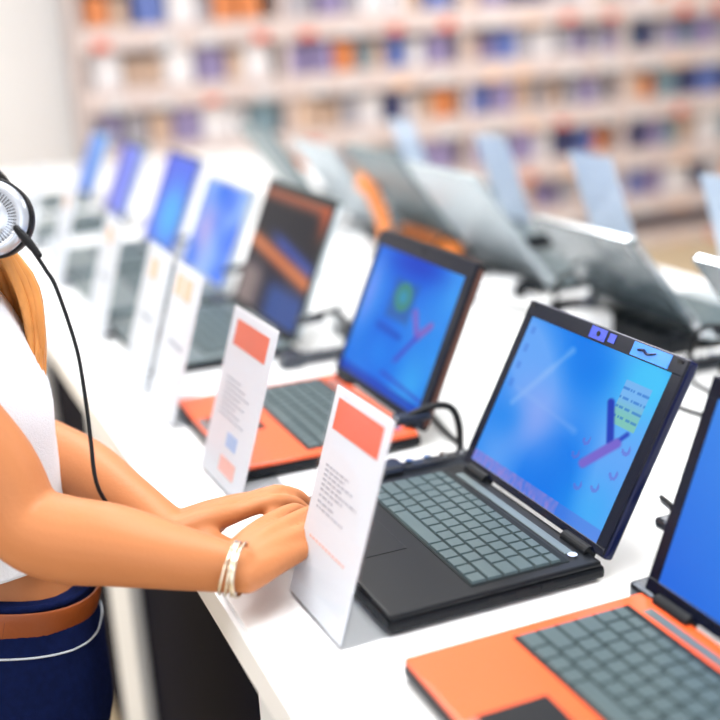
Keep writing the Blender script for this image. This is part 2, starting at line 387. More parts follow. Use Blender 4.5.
def laptop(name, label, loc, wd, dp, t, H, lean, paint, deck, body, keym, back, bezel, keys=False, res=(40, 30), border=(.016, .016, .016, .02), edge=None, rotz=0, group='laptops in the display rows', puck=None, bumpers=False):
    k = empty(name, label, 'laptop', loc, rotz, group)
    # base: chamfered lower shell + deck plate
    B('base', (0, -dp, .003), (wd, .004, t - .006), body, k, .004, 2)
    B('palm_deck', (.001, -dp + .001, t - .006), (wd - .001, 0, t), deck, k, .0025, 2)
    for x in (.03, wd - .03):
        for y in (-dp + .03, -.03):
            bm = bmesh.new(); cyl(bm, (x, y, 0), (x, y, .0035), .008, 12); link_mesh('rubber_foot', bm, M_rubber, k)
    # keyboard field
    kx0, kx1, ky1 = wd * .05, wd * .95, -.028; ky0 = -dp * .60
    kb = B('keyboard', (kx0, ky0, t - .001), (kx1, ky1, t + .0008), M_keywell, k, .0005, 1)
    rows = 6; cols = 14; rh = (ky1 - ky0 - .004) / rows; cw = (kx1 - kx0 - .004) / cols
    kbm = bmesh.new()
    for r in range(rows):
        y0 = ky0 + .002 + r * rh; x = kx0 + .002
        widths = [1] * cols
        if r == 0: widths = [1.3, 1, 1, 1, 4.7, 1, 1, 1, 1, 1]
        elif r == 1: widths = [1.9] + [1] * 10 + [2.1]
        elif r == 2: widths = [1.6] + [1] * 10 + [1, 1.4]
        elif r == 3: widths = [1.4] + [1] * 11 + [1.6]
        sc = cols / sum(widths)
        for q in widths:
            q *= cw * sc; hgt = rh * (.7 if r == 5 else 1)
            bmk = bmesh.new() if keys else kbm
            vs = box(bmk, (x + .0009, y0 + .0009, t + .0008), (x + q - .0009, y0 + hgt - .0009, t + .0032))
            for v in vs:
                if v.co.z > t + .002:
                    v.co.x += .0009 if v.co.x < x + q / 2 else -.0009; v.co.y += .0009 if v.co.y < y0 + hgt / 2 else -.0009
            if keys: link_mesh('key', bmk, keym, kb)
            x += q
    if not keys: link_mesh('keys', kbm, keym, kb)
    else: kbm.free()
    tp = B('touchpad', (wd * .33, -dp * .94, t - .0005), (wd * .60, -dp * .68, t + .0006), body, k, .0005, 1)
    B('touchpad_button', (wd * .34, -dp * .985, t - .0005), (wd * .59, -dp * .945, t + .001), M_silverdk, k, .0005, 1)
    # button strip above the keys
    B('power_strip', (wd * .10, -.024, t - .0005), (wd * .9, -.014, t + .0012), M_silverdk, k, .0005, 1)
    bm = bmesh.new(); cyl(bm, (wd * .92, -.019, t), (wd * .92, -.019, t + .002), .005, 16); link_mesh('power_button', bm, M_chrome, k)
    # ports on the right side
    bm = bmesh.new()
    for y in (-dp * .3, -dp * .42, -dp * .55): box(bm, (wd - .0002, y, t * .35), (wd + .0006, y + .014, t * .65))
    link_mesh('side_ports', bm, M_rubber, k)
    # hinge barrels
    for x0, x1 in ((wd * .07, wd * .22), (wd * .78, wd * .93)):
        bm = bmesh.new(); cyl(bm, (x0, 0, t), (x1, 0, t), .0075, 16); link_mesh('hinge', bm, body, k)
    # lid in its own tilted frame
    Ml = Matrix.Translation((0, 0, t)) @ Matrix.Rotation(-lean, 4, 'X')
    th = .013
    lid = B('lid', (0, 0, .002), (wd, th, H), back, k, .0055, 4, Ml)
    bl, br, bb, bt = border
    bm = bmesh.new(); e = .0016
    for a, b in (((e, e + .002), (wd - e, bb)), ((e, H - bt), (wd - e, H - e)), ((e, bb), (bl, H - bt)), ((wd - br, bb), (wd - e, H - bt))):
        box(bm, (a[0], -.0014, a[1]), (b[0], .003, b[1]), .0005, 1, Ml)
    link_mesh('bezel', bm, bezel, lid)
    if edge: 
        bm = bmesh.new(); box(bm, (-.0015, .003, .01), (.0, th - .002, H - .008), 0, 1, Ml); box(bm, (wd, .003, .01), (wd + .0015, th - .002, H - .008), 0, 1, Ml); box(bm, (.01, .003, H), (wd - .01, th - .002, H + .0015), 0, 1, Ml)
        link_mesh('edge_trim', bm, edge, lid)
    painted('screen', wd - bl - br, H - bb - bt, res[0], res[1], paint, lid, Ml @ Matrix.Translation((bl, -.0004, bb)))
    bm = bmesh.new(); cyl(bm, (wd / 2, -.0025, H - bt / 2), (wd / 2, .002, H - bt / 2), .003, 12); bmesh.ops.transform(bm, matrix=Ml, verts=bm.verts); link_mesh('camera_lens', bm, M_chrome if False else M_rubber, lid)
    if bumpers:
        bm = bmesh.new()
        for x in (.012, wd - .012): box(bm, (x - .004, -.0025, H - .007), (x + .004, .0, H - .004), 0, 1, Ml)
        link_mesh('rubber_bumper', bm, M_rubber, lid)
    if puck:
        bm = bmesh.new(); cyl(bm, (wd / 2, th, H * .55), (wd / 2, th + .001, H * .55), .018, 24); bmesh.ops.transform(bm, matrix=Ml, verts=bm.verts); link_mesh('lid_emblem', bm, puck, lid)
    return k, lid, Ml

YH = .59
k1, lid1, Ml1 = laptop('laptop', 'black laptop with a bright blue desktop, at right of the shopper\'s hands', (-1.17, YH, T), .302, .232, .022, .218, math.radians(28),
    paint_one, M_black, M_black, M_key, M_navy, M_blackg, True, (190, 130), (.0165, .018, .012, .019), bumpers=True)
# flat blue patches laid on the glossy top edge of the nearest laptop
M_bl = mat('blue_patch', (26, 130, 238), .2, coat=.6, var=.25, scale=60)
M_bl2 = mat('dark_blue_patch', (40, 66, 190), .2, coat=.6, var=.5, scale=160)
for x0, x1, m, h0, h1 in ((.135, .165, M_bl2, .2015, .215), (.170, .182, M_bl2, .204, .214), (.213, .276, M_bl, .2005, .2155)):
    B('bezel_patch', (x0, -.0019, h0), (x1, -.0014, h1), m, lid1, 0, 1, Ml1)
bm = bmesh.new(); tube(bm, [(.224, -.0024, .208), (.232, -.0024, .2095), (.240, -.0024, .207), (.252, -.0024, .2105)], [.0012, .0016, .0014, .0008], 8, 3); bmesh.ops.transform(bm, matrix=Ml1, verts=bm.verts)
link_mesh('patch_mark', bm, M_navy, lid1)

laptop('laptop', 'laptop with an orange palm deck and dark blue desktop, second nearest in the front row', (-1.605, YH, T), .312, .252, .022, .238, math.radians(24),
    paint_two, M_orange, M_black, M_key, M_black, M_blackg, True, (110, 84), (.014, .02, .016, .024), edge=mat('dark_copper_edge', (84, 48, 40), .4, metal=.3, var=.1))
laptop('laptop', 'silver-framed laptop with a dark screen crossed by an orange arc, third in the front row', (-2.17, YH, T), .37, .25, .022, .258, math.radians(23),
    paint_three, M_silverdk, M_black, M_key, M_silverdk, M_black, False, (60, 46), (.012, .012, .014, .018), edge=M_silver)
laptop('laptop', 'laptop with a pale blue and lilac screen, fourth in the front row', (-2.60, YH, T), .35, .25, .022, .225, math.radians(24),
    paint_four, M_silverdk, M_silverdk, M_key, M_silver, M_silver, False, (40, 30), (.008, .008, .010, .010))
laptop('laptop', 'laptop with a vivid sky blue screen, fifth in the front row', (-3.02, YH, T), .33, .25, .022, .25, math.radians(24),
    paint_five, M_silverdk, M_silverdk, M_key, M_silver, M_blackg, False, (40, 30), (.008, .008, .010, .010))
laptop('laptop', 'laptop with a violet screen, sixth in the front row', (-3.60, YH, T), .31, .25, .022, .24, math.radians(24),
    paint_six, M_silverdk, M_silverdk, M_key, M_silver, M_blackg, False, (16, 12))
laptop('laptop', 'small distant laptop at the far end of the front row', (-4.15, YH, T), .31, .25, .022, .24, math.radians(24),
    paint_plain, M_silverdk, M_silverdk, M_key, M_silver, M_blackg, False, (12, 10))
laptop('laptop', 'laptop with a copper-coloured side edge and blue screen, nearest the right of the picture', (-.80, YH, T), .32, .25, .022, .215, math.radians(20),
    paint_plain, M_orange, M_black, M_key, M_navy, M_blackg, False, (60, 44), edge=mat('copper_edge', (150, 82, 56), .4, metal=.3, var=.1))
# the opposite row, turned the other way
PI = math.pi
og = 'laptops of the opposite row seen from behind'
M_lidgrey = mat('dark_gloss_lid', (84, 96, 102), .22, coat=.4, var=.15, scale=9)
M_amber = mat('amber_orange', (244, 140, 56), .4, coat=.2, var=.08, scale=12)
def opp(label, x1, lean, H, wd, deck, body, back, edge=None, puck=None, hy=1.19, t=.022, rear=False):
    k = laptop('laptop', label, (x1, hy, T), wd, .25, t, H, math.radians(lean), paint_plain, deck, body, M_key, back, M_silver, False, (10, 8), rotz=PI, group=og, edge=edge, puck=puck)[0]
    if rear: B('orange_battery', (.004, .004, .004), (wd - .004, .03, t + .006), M_amber, k, .008, 3)
opp('laptop seen from behind at the right edge, grey lid with bright rim', -1.005, 39, .235, .30, M_silver, M_black, M_lidgrey, M_chrome)
opp('laptop seen from behind, pale-rimmed dark lid, above the nearest blue laptop', -1.45, 39, .235, .29, M_silver, M_black, M_lidgrey, M_chrome)
opp('laptop seen from behind with pale silver lid, left of the pale-rimmed dark one', -1.92, 36, .29, .31, M_silverdk, M_black, M_silver)
opp('open laptop seen from behind with a silver lid and orange battery', -2.31, 36, .27, .30, M_silverdk, M_black, M_silverdk, None, None, 1.19, .045, True)
opp('open laptop seen from behind with a pale lid, beyond the orange battery', -2.73, 34, .27, .30, M_silverdk, M_black, M_silver)
opp('open laptop seen from behind with a slate grey lid, most distant of the opposite row', -3.2, 34, .29, .31, M_silverdk, M_black, mat('slate_plastic', (88, 108, 112), .35, metal=.3, var=.08))

# ------------------------------------------------------------------ price signs
def sign(label, x0, y, wd=.135, H=.215, lean=15, rotz=0, kind=1, grp='upright price signs'):
    k = empty('price_sign', label, 'sign', (x0, y, T), rotz, grp)
    a = math.radians(lean); Ml = Matrix.Rotation(-a, 4, 'X')
    bm = bmesh.new()
    box(bm, (0, .0012, 0.004), (wd, .0032, H), .0006, 1, Ml)
    box(bm, (0, -.0032, 0.004), (wd, -.0012, H - .004), .0006, 1, Ml)
    box(bm, (0, 0, 0), (wd, .075, .0025), .0008, 1)
    link_mesh('acrylic_holder', bm, M_acr, k)
    sh = B('paper_sheet', (.002, -.0006, .005), (wd - .002, .0006, H - .002), M_paperb if kind == 0 else M_paper, k, 0, 1, Ml)
    def pr(nm, u0, v0, u1, v1, m):   # print on the sheet, u from the left, v from the top
        return B(nm, (wd * u0, -.0010, H * (1 - v1)), (wd * u1, -.0006, H * (1 - v0)), m, sh, 0, 1, Ml)
    if kind == 1:
        pr('orange_panel', .10, .055, .88, .195, M_print)
        rows = [.353, .375, .397, .419, .442, .465, .492, .52, .545]
        rnd = random.Random(int(-x0 * 100))
        bm = bmesh.new()
        for q, v in enumerate(rows):
            u = .14; end = .14 + [.42, .36, .52, .34, .62, .40, .25, .30, .48][q]
            while u < end:
                l = .03 + rnd.random() * .06
                box(bm, (wd * u, -.0010, H * (1 - v - .007)), (wd * min(u + l, end), -.0006, H * (1 - v + .004)), 0, 1, Ml); u += l + .018
        link_mesh('text_lines', bm, M_ink, sh)
        bm = bmesh.new(); u = .14
        while u < .8: box(bm, (wd * u, -.0010, H * (1 - .69 )), (wd * (u + .04), -.0006, H * (1 - .68)), 0, 1, Ml); u += .06
        link_mesh('bottom_text', bm, M_inkpink, sh)
    elif kind == 2:
        pr('orange_panel', .14, .07, .86, .215, M_print)
        bm = bmesh.new()
        for q in range(8):
            v = .40 + q * .03; box(bm, (wd * .16, -.0010, H * (1 - v - .006)), (wd * (.5 + .3 * ((q * 7) % 5) / 5), -.0006, H * (1 - v + .003)), 0, 1, Ml)
        link_mesh('text_lines', bm, M_ink, sh)
        pr('blue_panel', .45, .68, .68, .76, M_inkblue); pr('pink_panel', .40, .82, .75, .91, M_inkpink)
    elif kind == 3:
        pr('peach_panel', .14, .08, .40, .22, M_peach); pr('peach_panel', .46, .08, .72, .22, M_peach)
        pr('blue_panel', .3, .5, .8, .53, M_ink)
    elif kind == 4:
        pr('peach_panel', .25, .10, .55, .24, M_peach); pr('grey_panel', .25, .5, .7, .53, M_ink)
    return k
sign('upright price sign with an orange header and small print, nearest, beside the shopper\'s hands', -.998, .303, .130, .222, 18, math.radians(2))
sign('upright price sign with an orange header, in front of the orange-decked laptop', -1.378, .312, .160, .222, 18, math.radians(2), 2)
sign('white price sign with two peach squares, in front of the dark-screened laptop', -1.695, .312, .158, .228, 18, 0, 3)
sign('white price sign with a peach square, half hidden behind the one with two squares', -1.885, .312, .165, .228, 18, 0, 4)
sign('blurred white price sign with a pale square, in front of the vivid sky blue laptop', -2.26, .312, .18, .228, 17, 0, 4)
sign('blurred white price sign, second last along the front row', -2.78, .31, .18, .23, 17, 0, 4)
sign('blurred white price sign, last along the front row', -3.3, .31, .18, .23, 17, 0, 4)
for lab, x, H in (('pale blue back of a price sign, at the right edge above the opposite row', -1.56, .26), ('pale blue back of a tall price sign, second from the right in the opposite row', -2.00, .265),
                  ('pale blue back of a price sign, standing before the shelving in mid opposite row', -2.43, .275), ('pale blue back of a price sign, furthest left in the opposite row', -2.95, .285)):
    sign(lab, x + .01, 1.455, .165, H, 19, PI, 0, 'backs of the opposite price signs')

# ------------------------------------------------------------------ security locks, cables and plugs behind the laptops
def lock(label, loc, rotz=0):
    k = empty('security_lock', label, 'security lock', loc, rotz, 'anti-theft locks behind the laptops')
    bm = bmesh.new(); box(bm, (-.011, -.07, .004), (.011, .06, .020), .004, 2); box(bm, (-.018, -.075, .0), (.018, -.035, .026), .006, 2); link_mesh('base_bar', bm, M_metal, k)
    bm = bmesh.new(); tube(bm, [(-.03, -.005, .072), (-.028, .03, .078), (-.026, .05, .070), (-.024, .058, .045), (-.012, .052, .012)], .0045, 10, 6); link_mesh('cable_loop', bm, M_rubber, k)
    bm = bmesh.new(); box(bm, (-.04, -.03, .062), (-.022, .02, .073), .004, 2); link_mesh('clamp', bm, M_metal, k)
    for y in (-.025, .0, .022, .045):
        bm = bmesh.new(); cyl(bm, (.0, y, .019), (.0, y, .025), .0052, 14); link_mesh('screw', bm, M_chrome, k)
    bm = bmesh.new(); tube(bm, [(-.02, .055, .008), (-.05, .075, .004), (-.12, .085, .004), (-.20, .10, .004)], .003, 8, 5); link_mesh('cable', bm, M_rubber, k)
    return k
LK = lock('dark metal anti-theft lock with a black loop, behind the orange-decked laptop', (-1.205, .56, T))
for lab, x, y, rz in (('dark anti-theft lock behind the nearest blue laptop', -.80, .66, 0), ('dark anti-theft lock with a loop behind the dark-screened laptop', -1.74, .62, 0),
                      ('dark anti-theft lock behind the pale blue and lilac laptop', -2.22, .63, 0), ('anti-theft lock behind the vivid sky blue laptop', -2.62, .63, 0),
                      ('anti-theft lock under the pale-rimmed dark lid opposite', -1.80, 1.16, PI), ('anti-theft lock under the grey lid at the right edge', -1.37, 1.13, PI),
                      ('anti-theft lock under the pale silver lid opposite', -2.27, 1.14, PI), ('anti-theft lock under the far pale lid opposite', -3.1, 1.12, PI)):
    c = copy_tree(LK); c.location = (x, y, T); c.rotation_euler = (0, 0, rz); c['label'] = lab
M_wp = mat('white_plastic', (246, 247, 250), .3, var=.01)
def plug(label, x, y, rz, s=1.0):
    k = empty('power_adapter', label, 'power adapter', (x, y, T), rz, 'white power adapters between the rows')
    B('body', (-.035 * s, -.022 * s, 0), (.035 * s, .022 * s, .034 * s), M_wp, k, .008 * s, 3)
    B('socket', (-.012 * s, .018 * s, .006), (.012 * s, .045 * s, .028 * s), M_wp, k, .004 * s, 2)
    bm = bmesh.new(); tube(bm, [(.03 * s, 0, .012), (.07 * s, .01, .006), (.10 * s, -.03, .004), (.14 * s, -.02, .004)], .0028, 8, 5); link_mesh('cord', bm, M_wp, k)
for lab, x, y, rz, s in (('white power adapter beneath the pale silver lid opposite', -1.98, 1.10, .4, 1.1), ('white power adapter beside its twin beneath the pale silver lid', -2.10, 1.08, 1.6, 1.0),
                         ('white power adapter under the pale-rimmed dark lid', -1.64, 1.08, 1.2, 1.2), ('small white power adapter just behind the top of the nearest laptop', -1.50, 1.02, .2, .9),
                         ('white power adapter beyond the orange-battery laptop', -2.55, 1.02, .9, 1.0), ('white power adapter behind the pale blue and lilac laptop', -2.33, .74, .5, 1.0),
                         ('white power adapter behind the vivid sky blue laptop', -2.78, .74, 1.0, 1.1), ('white power adapter behind the dark-screened laptop', -1.9, .74, .2, 1.0)):
    plug(lab, x, y, rz, s)
for lab, x in (('added black power strip standing in for shade under the pale-rimmed dark lid opposite', -1.62), ('added black power strip standing in for shade under the pale silver lid opposite', -2.10), ('added black power strip standing in for shade under the nearer orange-battery laptop opposite', -2.56), ('added black power strip standing in for shade beneath the grey lid at the right edge', -1.16)):
    k = empty('power_strip', lab, 'power strip', (x, 1.135, T), 0, 'black power strips added as shade between the rows')  # power strips added as dark fill for the shade under the lids
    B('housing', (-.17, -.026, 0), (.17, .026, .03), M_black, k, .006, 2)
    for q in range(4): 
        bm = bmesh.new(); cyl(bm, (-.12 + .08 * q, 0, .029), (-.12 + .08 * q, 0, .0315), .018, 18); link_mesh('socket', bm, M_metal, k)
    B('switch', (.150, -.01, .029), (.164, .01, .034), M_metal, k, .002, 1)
bm = bmesh.new(); tube(bm, [(-2.658, 1.080, T + 0.163), (-2.596, 1.080, T + 0.150), (-2.551, 1.080, T + 0.113), (-2.519, 1.080, T + 0.076), (-2.463, 1.060, T + 0.010)], [(.022, .006)] * 5, 14, 5, side=(1, .2, .3))
o = link_mesh('carrying_strap', bm, M_amber, None, True); tag(o, 'orange strap curling down between the pale lids of the opposite row', 'strap')
# black power cords lying between the rows
def cord(label, pts):
    bm = bmesh.new(); tube(bm, pts, .0035, 8, 6); o = link_mesh('loose_cord', bm, M_rubber, None, True); tag(o, label, 'cord', 'black cords between the rows')
cord('black cord curling beneath the pale-rimmed dark lid', [(-1.5, 1.12, T + .004), (-1.56, 1.02, T + .004), (-1.68, 1.0, T + .004), (-1.72, 1.08, T + .004), (-1.86, 1.06, T + .004), (-1.98, 1.0, T + .004)])
cord('black cord trailing behind the lid at the right edge', [(-1.1, 1.14, T + .004), (-1.15, 1.0, T + .004), (-1.28, .97, T + .004), (-1.36, 1.03, T + .004)])
cord('black cord behind the orange-decked and dark-screened laptops', [(-2.0, .70, T + .004), (-2.1, .80, T + .004), (-2.3, .86, T + .004), (-2.5, .84, T + .004), (-2.7, .9, T + .004)])

# ------------------------------------------------------------------ the shopper
XC = -1.29
def Z(p): return (p[0], p[1], p[2] + T)
per = empty('person', 'shopper in a white sleeveless top, blue jeans and tan belt, typing at the counter', 'person', (XC, .03, 0))
def pl(name, bm, m, parent=per, smooth=False):
    bmesh.ops.translate(bm, verts=bm.verts, vec=(-XC, -.03, 0)); return link_mesh(name, bm, m, parent, smooth)
bm = bmesh.new()
# trunk
rings_mesh(bm, [(XC, .02, T - .30, .165, .095), (XC, .024, T - .20, .168, .11), (XC, .028, T - .10, .155, .108), (XC, .032, T - .01, .128, .096), (XC, .026, T + .05, .118, .086), (XC, .012, T + .11, .130, .090),
                (XC, .002, T + .18, .148, .098), (XC, -.004, T + .25, .155, .094), (XC, -.014, T + .30, .150, .07), (XC, -.016, T + .335, .10, .055), (XC, -.012, T + .36, .055, .05)], 32)
for sx in (-1, 1): ball(bm, (XC + sx * .066, .066, T + .19), .048)
# neck and head
tube(bm, [(XC, -.014, T + .33), (XC, -.01, T + .39), (XC + .002, -.006, T + .46)], [.056, .050, .052], 20, 4)
HC = Vector((XC, .008, T + .525))
ball(bm, HC + Vector((0, -.01, .015)), .092, (.84, 1.06, 1.02), None, 28)
ball(bm, HC + Vector((0, .028, -.05)), .062, (.86, .98, 1.0), None, 22)
ball(bm, HC + Vector((0, .062, -.088)), .026, (1.0, .8, .75))
tube(bm, [HC + Vector((0, .084, .014)), HC + Vector((0, .094, -.008)), HC + Vector((0, .101, -.022))], [.006, .0065, .008], 12, 3)
for sx in (-1, 1):
    ball(bm, HC + Vector((sx * .009, .092, -.026)), .0075)
    ball(bm, HC + Vector((sx * .036, .050, -.028)), .027, (1, .85, 1.1))
    tube(bm, [HC + Vector((sx * .012, .086, .024)), HC + Vector((sx * .034, .080, .027)), HC + Vector((sx * .054, .064, .018))], [.004, .0045, .003], 10, 3)
    tube(bm, [HC + Vector((sx * .078, -.004, .018)), HC + Vector((sx * .084, -.014, .002)), HC + Vector((sx * .078, -.004, -.028))], [(.008, .012), (.01, .015), (.006, .009)], 10, 4)
tube(bm, [HC + Vector((-.022, .080, -.052)), HC + Vector((0, .094, -.048)), HC + Vector((.022, .080, -.052))], [.004, .0075, .004], 10, 4)
tube(bm, [HC + Vector((-.019, .079, -.060)), HC + Vector((0, .091, -.062)), HC + Vector((.019, .079, -.060))], [.004, .0085, .004], 10, 4)
# arms
RA = [(-1.19, -.02, .285), (-1.152, -.018, .275), (-1.126, .008, .215), (-1.103, .046, .152), (-1.082, .064, .100), (-1.060, .096, .082), (-1.032, .142, .076), (-.997, .198, .064), (-.966, .246, .054)]
RR = [.046, .050, .046, .0425, .041, .043, .040, .031, (.026, .0205)]
tube(bm, [Z(p) for p in RA], RR, 22, 5, side=(1, 0, 0))
LA = [(-1.38, -.02, .285), (-1.42, -.016, .27), (-1.425, .02, .21), (-1.40, .06, .14), (-1.36, .09, .09), (-1.315, .115, .078), (-1.25, .15, .070), (-1.17, .182, .058), (-1.100, .212, .048)]
tube(bm, [Z(p) for p in LA], RR, 22, 5, side=(1, 0, 0))
# hands: palm wedge + five jointed fingers each
def hand(W, K, F, TH):
    W = Vector(Z(W)); K = [Vector(Z(k)) for k in K]
    for q, kq in enumerate(K):       # four metacarpal ridges that merge to one palm
        s = (K[3] - K[0]).normalized(); o = s * (.010 * (q - 1.5))
        tube(bm, [W + o * .8, (W + o * .8) * .5 + kq * .5 + Vector((0, 0, .002)), kq], [.0175, .0150, .0102], 12, 4)
    mid = (K[0] + K[1] + K[2] + K[3]) * .25
    ball(bm, W * .45 + mid * .55 + Vector((0, 0, -.006)), .024, (1.0, 1.0, .55))
    for kq, ch in zip(K, F):
        n = len(ch); r = [.0100, .0088, .0080, .0070]
        if ch is F[3]: r = [.0090, .0076, .0070, .0062]
        tube(bm, [kq] + [Vector(Z(p)) for p in ch], r[:n + 1], 12, 5)
        for j, p in enumerate(ch[:-1]): ball(bm, Z(p), r[j + 1] * 1.08, seg=10)
    tube(bm, [Vector(Z(p)) for p in TH], [.017, .0155, .0110, .0098, .0080][:len(TH)], 12, 5)
KR = [(-1.037, 0.300, 0.062), (-1.018, 0.313, 0.064), (-0.998, 0.318, 0.059), (-0.982, 0.314, 0.050)]
FR = [[(-1.056, 0.334, 0.060), (-1.070, 0.354, 0.041), (-1.074, 0.362, 0.027)], [(-1.037, 0.351, 0.062), (-1.049, 0.374, 0.044), (-1.054, 0.382, 0.028)],
      [(-1.015, 0.354, 0.056), (-1.024, 0.376, 0.040), (-1.027, 0.383, 0.028)], [(-0.994, 0.346, 0.047), (-1.000, 0.364, 0.034), (-1.002, 0.371, 0.026)]]
hand((-.966, .247, .054), KR, FR, [(-0.979, 0.252, 0.048), (-1.016, 0.268, 0.043), (-1.049, 0.293, 0.043), (-1.072, 0.312, 0.044), (-1.087, 0.325, 0.048)])
KL = [(-1.094, .284, .054), (-1.113, .291, .055), (-1.131, .287, .050), (-1.146, .276, .040)]
FL = [[(-1.092, .322, .059), (-1.098, .350, .048), (-1.096, .365, .032)], [(-1.113, .332, .060), (-1.118, .359, .048), (-1.118, .373, .032)],
      [(-1.129, .328, .050), (-1.138, .353, .042), (-1.142, .364, .031)], [(-1.151, .310, .039), (-1.162, .330, .027), (-1.174, .343, .013)]]
hand((-1.098, .213, .046), KL, FL, [(-1.088, .230, .040), (-1.076, .240, .040), (-1.064, .262, .030), (-1.062, .280, .024), (-1.066, .294, .018)])
# legs and feet
for sx in (-1, 1):
    X = XC + sx * .085
    tube(bm, [(X, .02, T - .25), (X, .02, T - .36), (X, .03, T - .52), (X, .02, T - .68), (X, .005, T - .88), (X, .0, .07)], [.082, .080, .060, .052, .042, .036], 20, 4)
    tube(bm, [(X, -.03, .045), (X, .03, .045), (X + sx * .01, .10, .035), (X + sx * .012, .15, .028)], [(.032, .036), (.036, .034), (.040, .024), (.032, .018)], 16, 4, side=(1, 0, 0))
body = pl('body', bm, M_skin); remesh(body, .0032, 5)
# nails
M_nail = mat('finger_nail', (244, 196, 170), .25, coat=.4, var=.03)
# eyes, brows, lips
M_eye = mat('eye_white', (238, 236, 232), .2, var=.01); M_iris = mat('iris', (80, 60, 40), .2, var=.1); M_lip = mat('lips', (200, 104, 92), .4, var=.05)
for sx in (-1, 1):
    bm = bmesh.new(); ball(bm, HC + Vector((sx * .031, .0725, .004)), .0112, (1.2, .8, .75)); e = pl('eye', bm, M_eye, per, True)
    bm = bmesh.new(); ball(bm, HC + Vector((sx * .031, .0798, .003)), .0048, (1, .5, 1)); i_ = link_mesh('iris', bm, M_iris, e, True); i_.data.transform(Matrix.Translation((-XC, -.03, 0)))
    bm = bmesh.new(); tube(bm, [HC + Vector((sx * .015, .0875, .029)), HC + Vector((sx * .033, .082, .031)), HC + Vector((sx * .052, .066, .024))], [.0012, .0018, .001], 8, 4); pl('eyebrow', bm, M_hair)
# tank top
def wr(p, a, t):
    n = noise.noise(Vector((p.x * 16, p.y * 16, p.z * 7))) * .0035 + noise.noise(Vector((p.x * 34 + p.z * 16, p.y * 30, p.z * 12))) * .0018
    d = Vector((p.x - XC, p.y - .02, 0)).normalized(); return p + d * n
bm = bmesh.new()
rr_ = rings_mesh(bm, [(XC, .026, T + .006, .137, .098), (XC, .024, T + .03, .137, .098), (XC, .020, T + .07, .142, .102), (XC, .012, T + .12, .152, .110), (XC, .006, T + .18, .162, .117), (XC, -.002, T + .25, .163, .106),
                (XC, -.008, T + .305, .150, .085), (XC, -.014, T + .34, .100, .068), (XC, -.012, T + .352, .075, .062)], 72, False, 2.5, 5, wr)
top = pl('sleeveless_top', bm, M_shirt, per, True)
md = top.modifiers.new('s', 'SOLIDIFY'); md.thickness = .003; md.offset = 1
bm = bmesh.new()
tube(bm, [(XC + .138 * math.cos(a), .026 + .099 * math.sin(a), T + .007) for a in [2 * PI * j / 36 for j in range(37)]], .0028, 8, 2, False)
pl('top_hem', bm, M_shirt, per, True)
bm = bmesh.new()
for sx in (1, -1):
    tube(bm, [(XC + sx * .138 + sx * .012 * math.sin(a), -.008 + .066 * math.cos(a), T + .262 + .066 * math.sin(a)) for a in [2 * PI * j / 24 for j in range(25)]], .0038, 8, 2, False)
pl('armhole_trim', bm, M_shirt, per, True)
# jeans: shell around hips, legs; waistband dips at the front
def wb(y): return T - .062 - .30 * (y - .03)
bm = bmesh.new()
rings_mesh(bm, [(XC, .022, T - .28, .176, .106), (XC, .03, T - .20, .180, .120), (XC, .030, T - .105, .170, .120), (XC, .032, T - .018, .148, .1135)], 48, True, 2.2, 4)
for sx in (-1, 1):
    X = XC + sx * .088
    tube(bm, [(X, .022, T - .24), (X, .022, T - .36), (X, .034, T - .52), (X, .024, T - .68), (X, .008, T - .84), (X, .004, .09)], [.09, .090, .070, .060, .054, .052], 24, 4)
je = pl('jeans', bm, M_denim); remesh(je, .006, 3)
for v in je.data.vertices:          # tilt the waist edge
    if v.co.z > T - .143:
        t = (v.co.z - (T - .143)) / .125; v.co.z += -.30 * (v.co.y) * t * .9
    v.co += v.normal * noise.noise(v.co * 30) * .002
def loop(zoff, grow, n=72):
    out = []
    for j in range(n + 1):
        a = 2 * PI * j / n; ca, sa = math.cos(a), math.sin(a)
        x = (.148 + grow) * math.copysign(abs(ca) ** (2 / 2.2), ca); y = (.1135 + grow) * math.copysign(abs(sa) ** (2 / 2.2), sa)
        out.append(Vector((XC + x, .032 + y, T - .018 + zoff - .27 * (y + .01))))
    return out
bm = bmesh.new(); tube(bm, loop(-.018, .006), (.0028, .0165), 12, 1, False, side=(1, 0, 0)); 
pl('belt', bm, M_belt, per, True)
bm = bmesh.new(); tube(bm, loop(.001, .002), (.003, .0045), 10, 1, False, side=(1, 0, 0)); pl('jeans_waistband', bm, M_denim, je, True)
SL = []
for p in loop(-.052, .0085):
    ok, q, nn, _ = je.closest_point_on_mesh(p - Vector((XC, .03, 0))); SL.append(q + nn * .0008 + Vector((XC, .03, 0)))
bm = bmesh.new(); tube(bm, SL, .0012, 6, 1, False); pl('jeans_stitching', bm, M_stitch, je, True)
for a in (95, 150, 215, 320):
    bm = bmesh.new(); L = loop(-.018, .010); p = L[int(a / 5)]; box(bm, (p.x - .006, p.y - .006, p.z - .024), (p.x + .006, p.y + .006, p.z + .022), .002, 1)
    pl('belt_loop', bm, M_denim, je)
for sx in (-1, 1):
    X = XC + sx * .088; bm = bmesh.new()
    tube(bm, [(X, -.045, .045), (X, .03, .05), (X + sx * .01, .11, .038), (X + sx * .012, .17, .03)], [(.038, .044), (.042, .046), (.047, .034), (.036, .026)], 20, 4, side=(1, 0, 0))
    box(bm, (X - .043, -.08, 0), (X + .052, .195, .018), .008, 2); pl('shoe', bm, M_white, per, True)
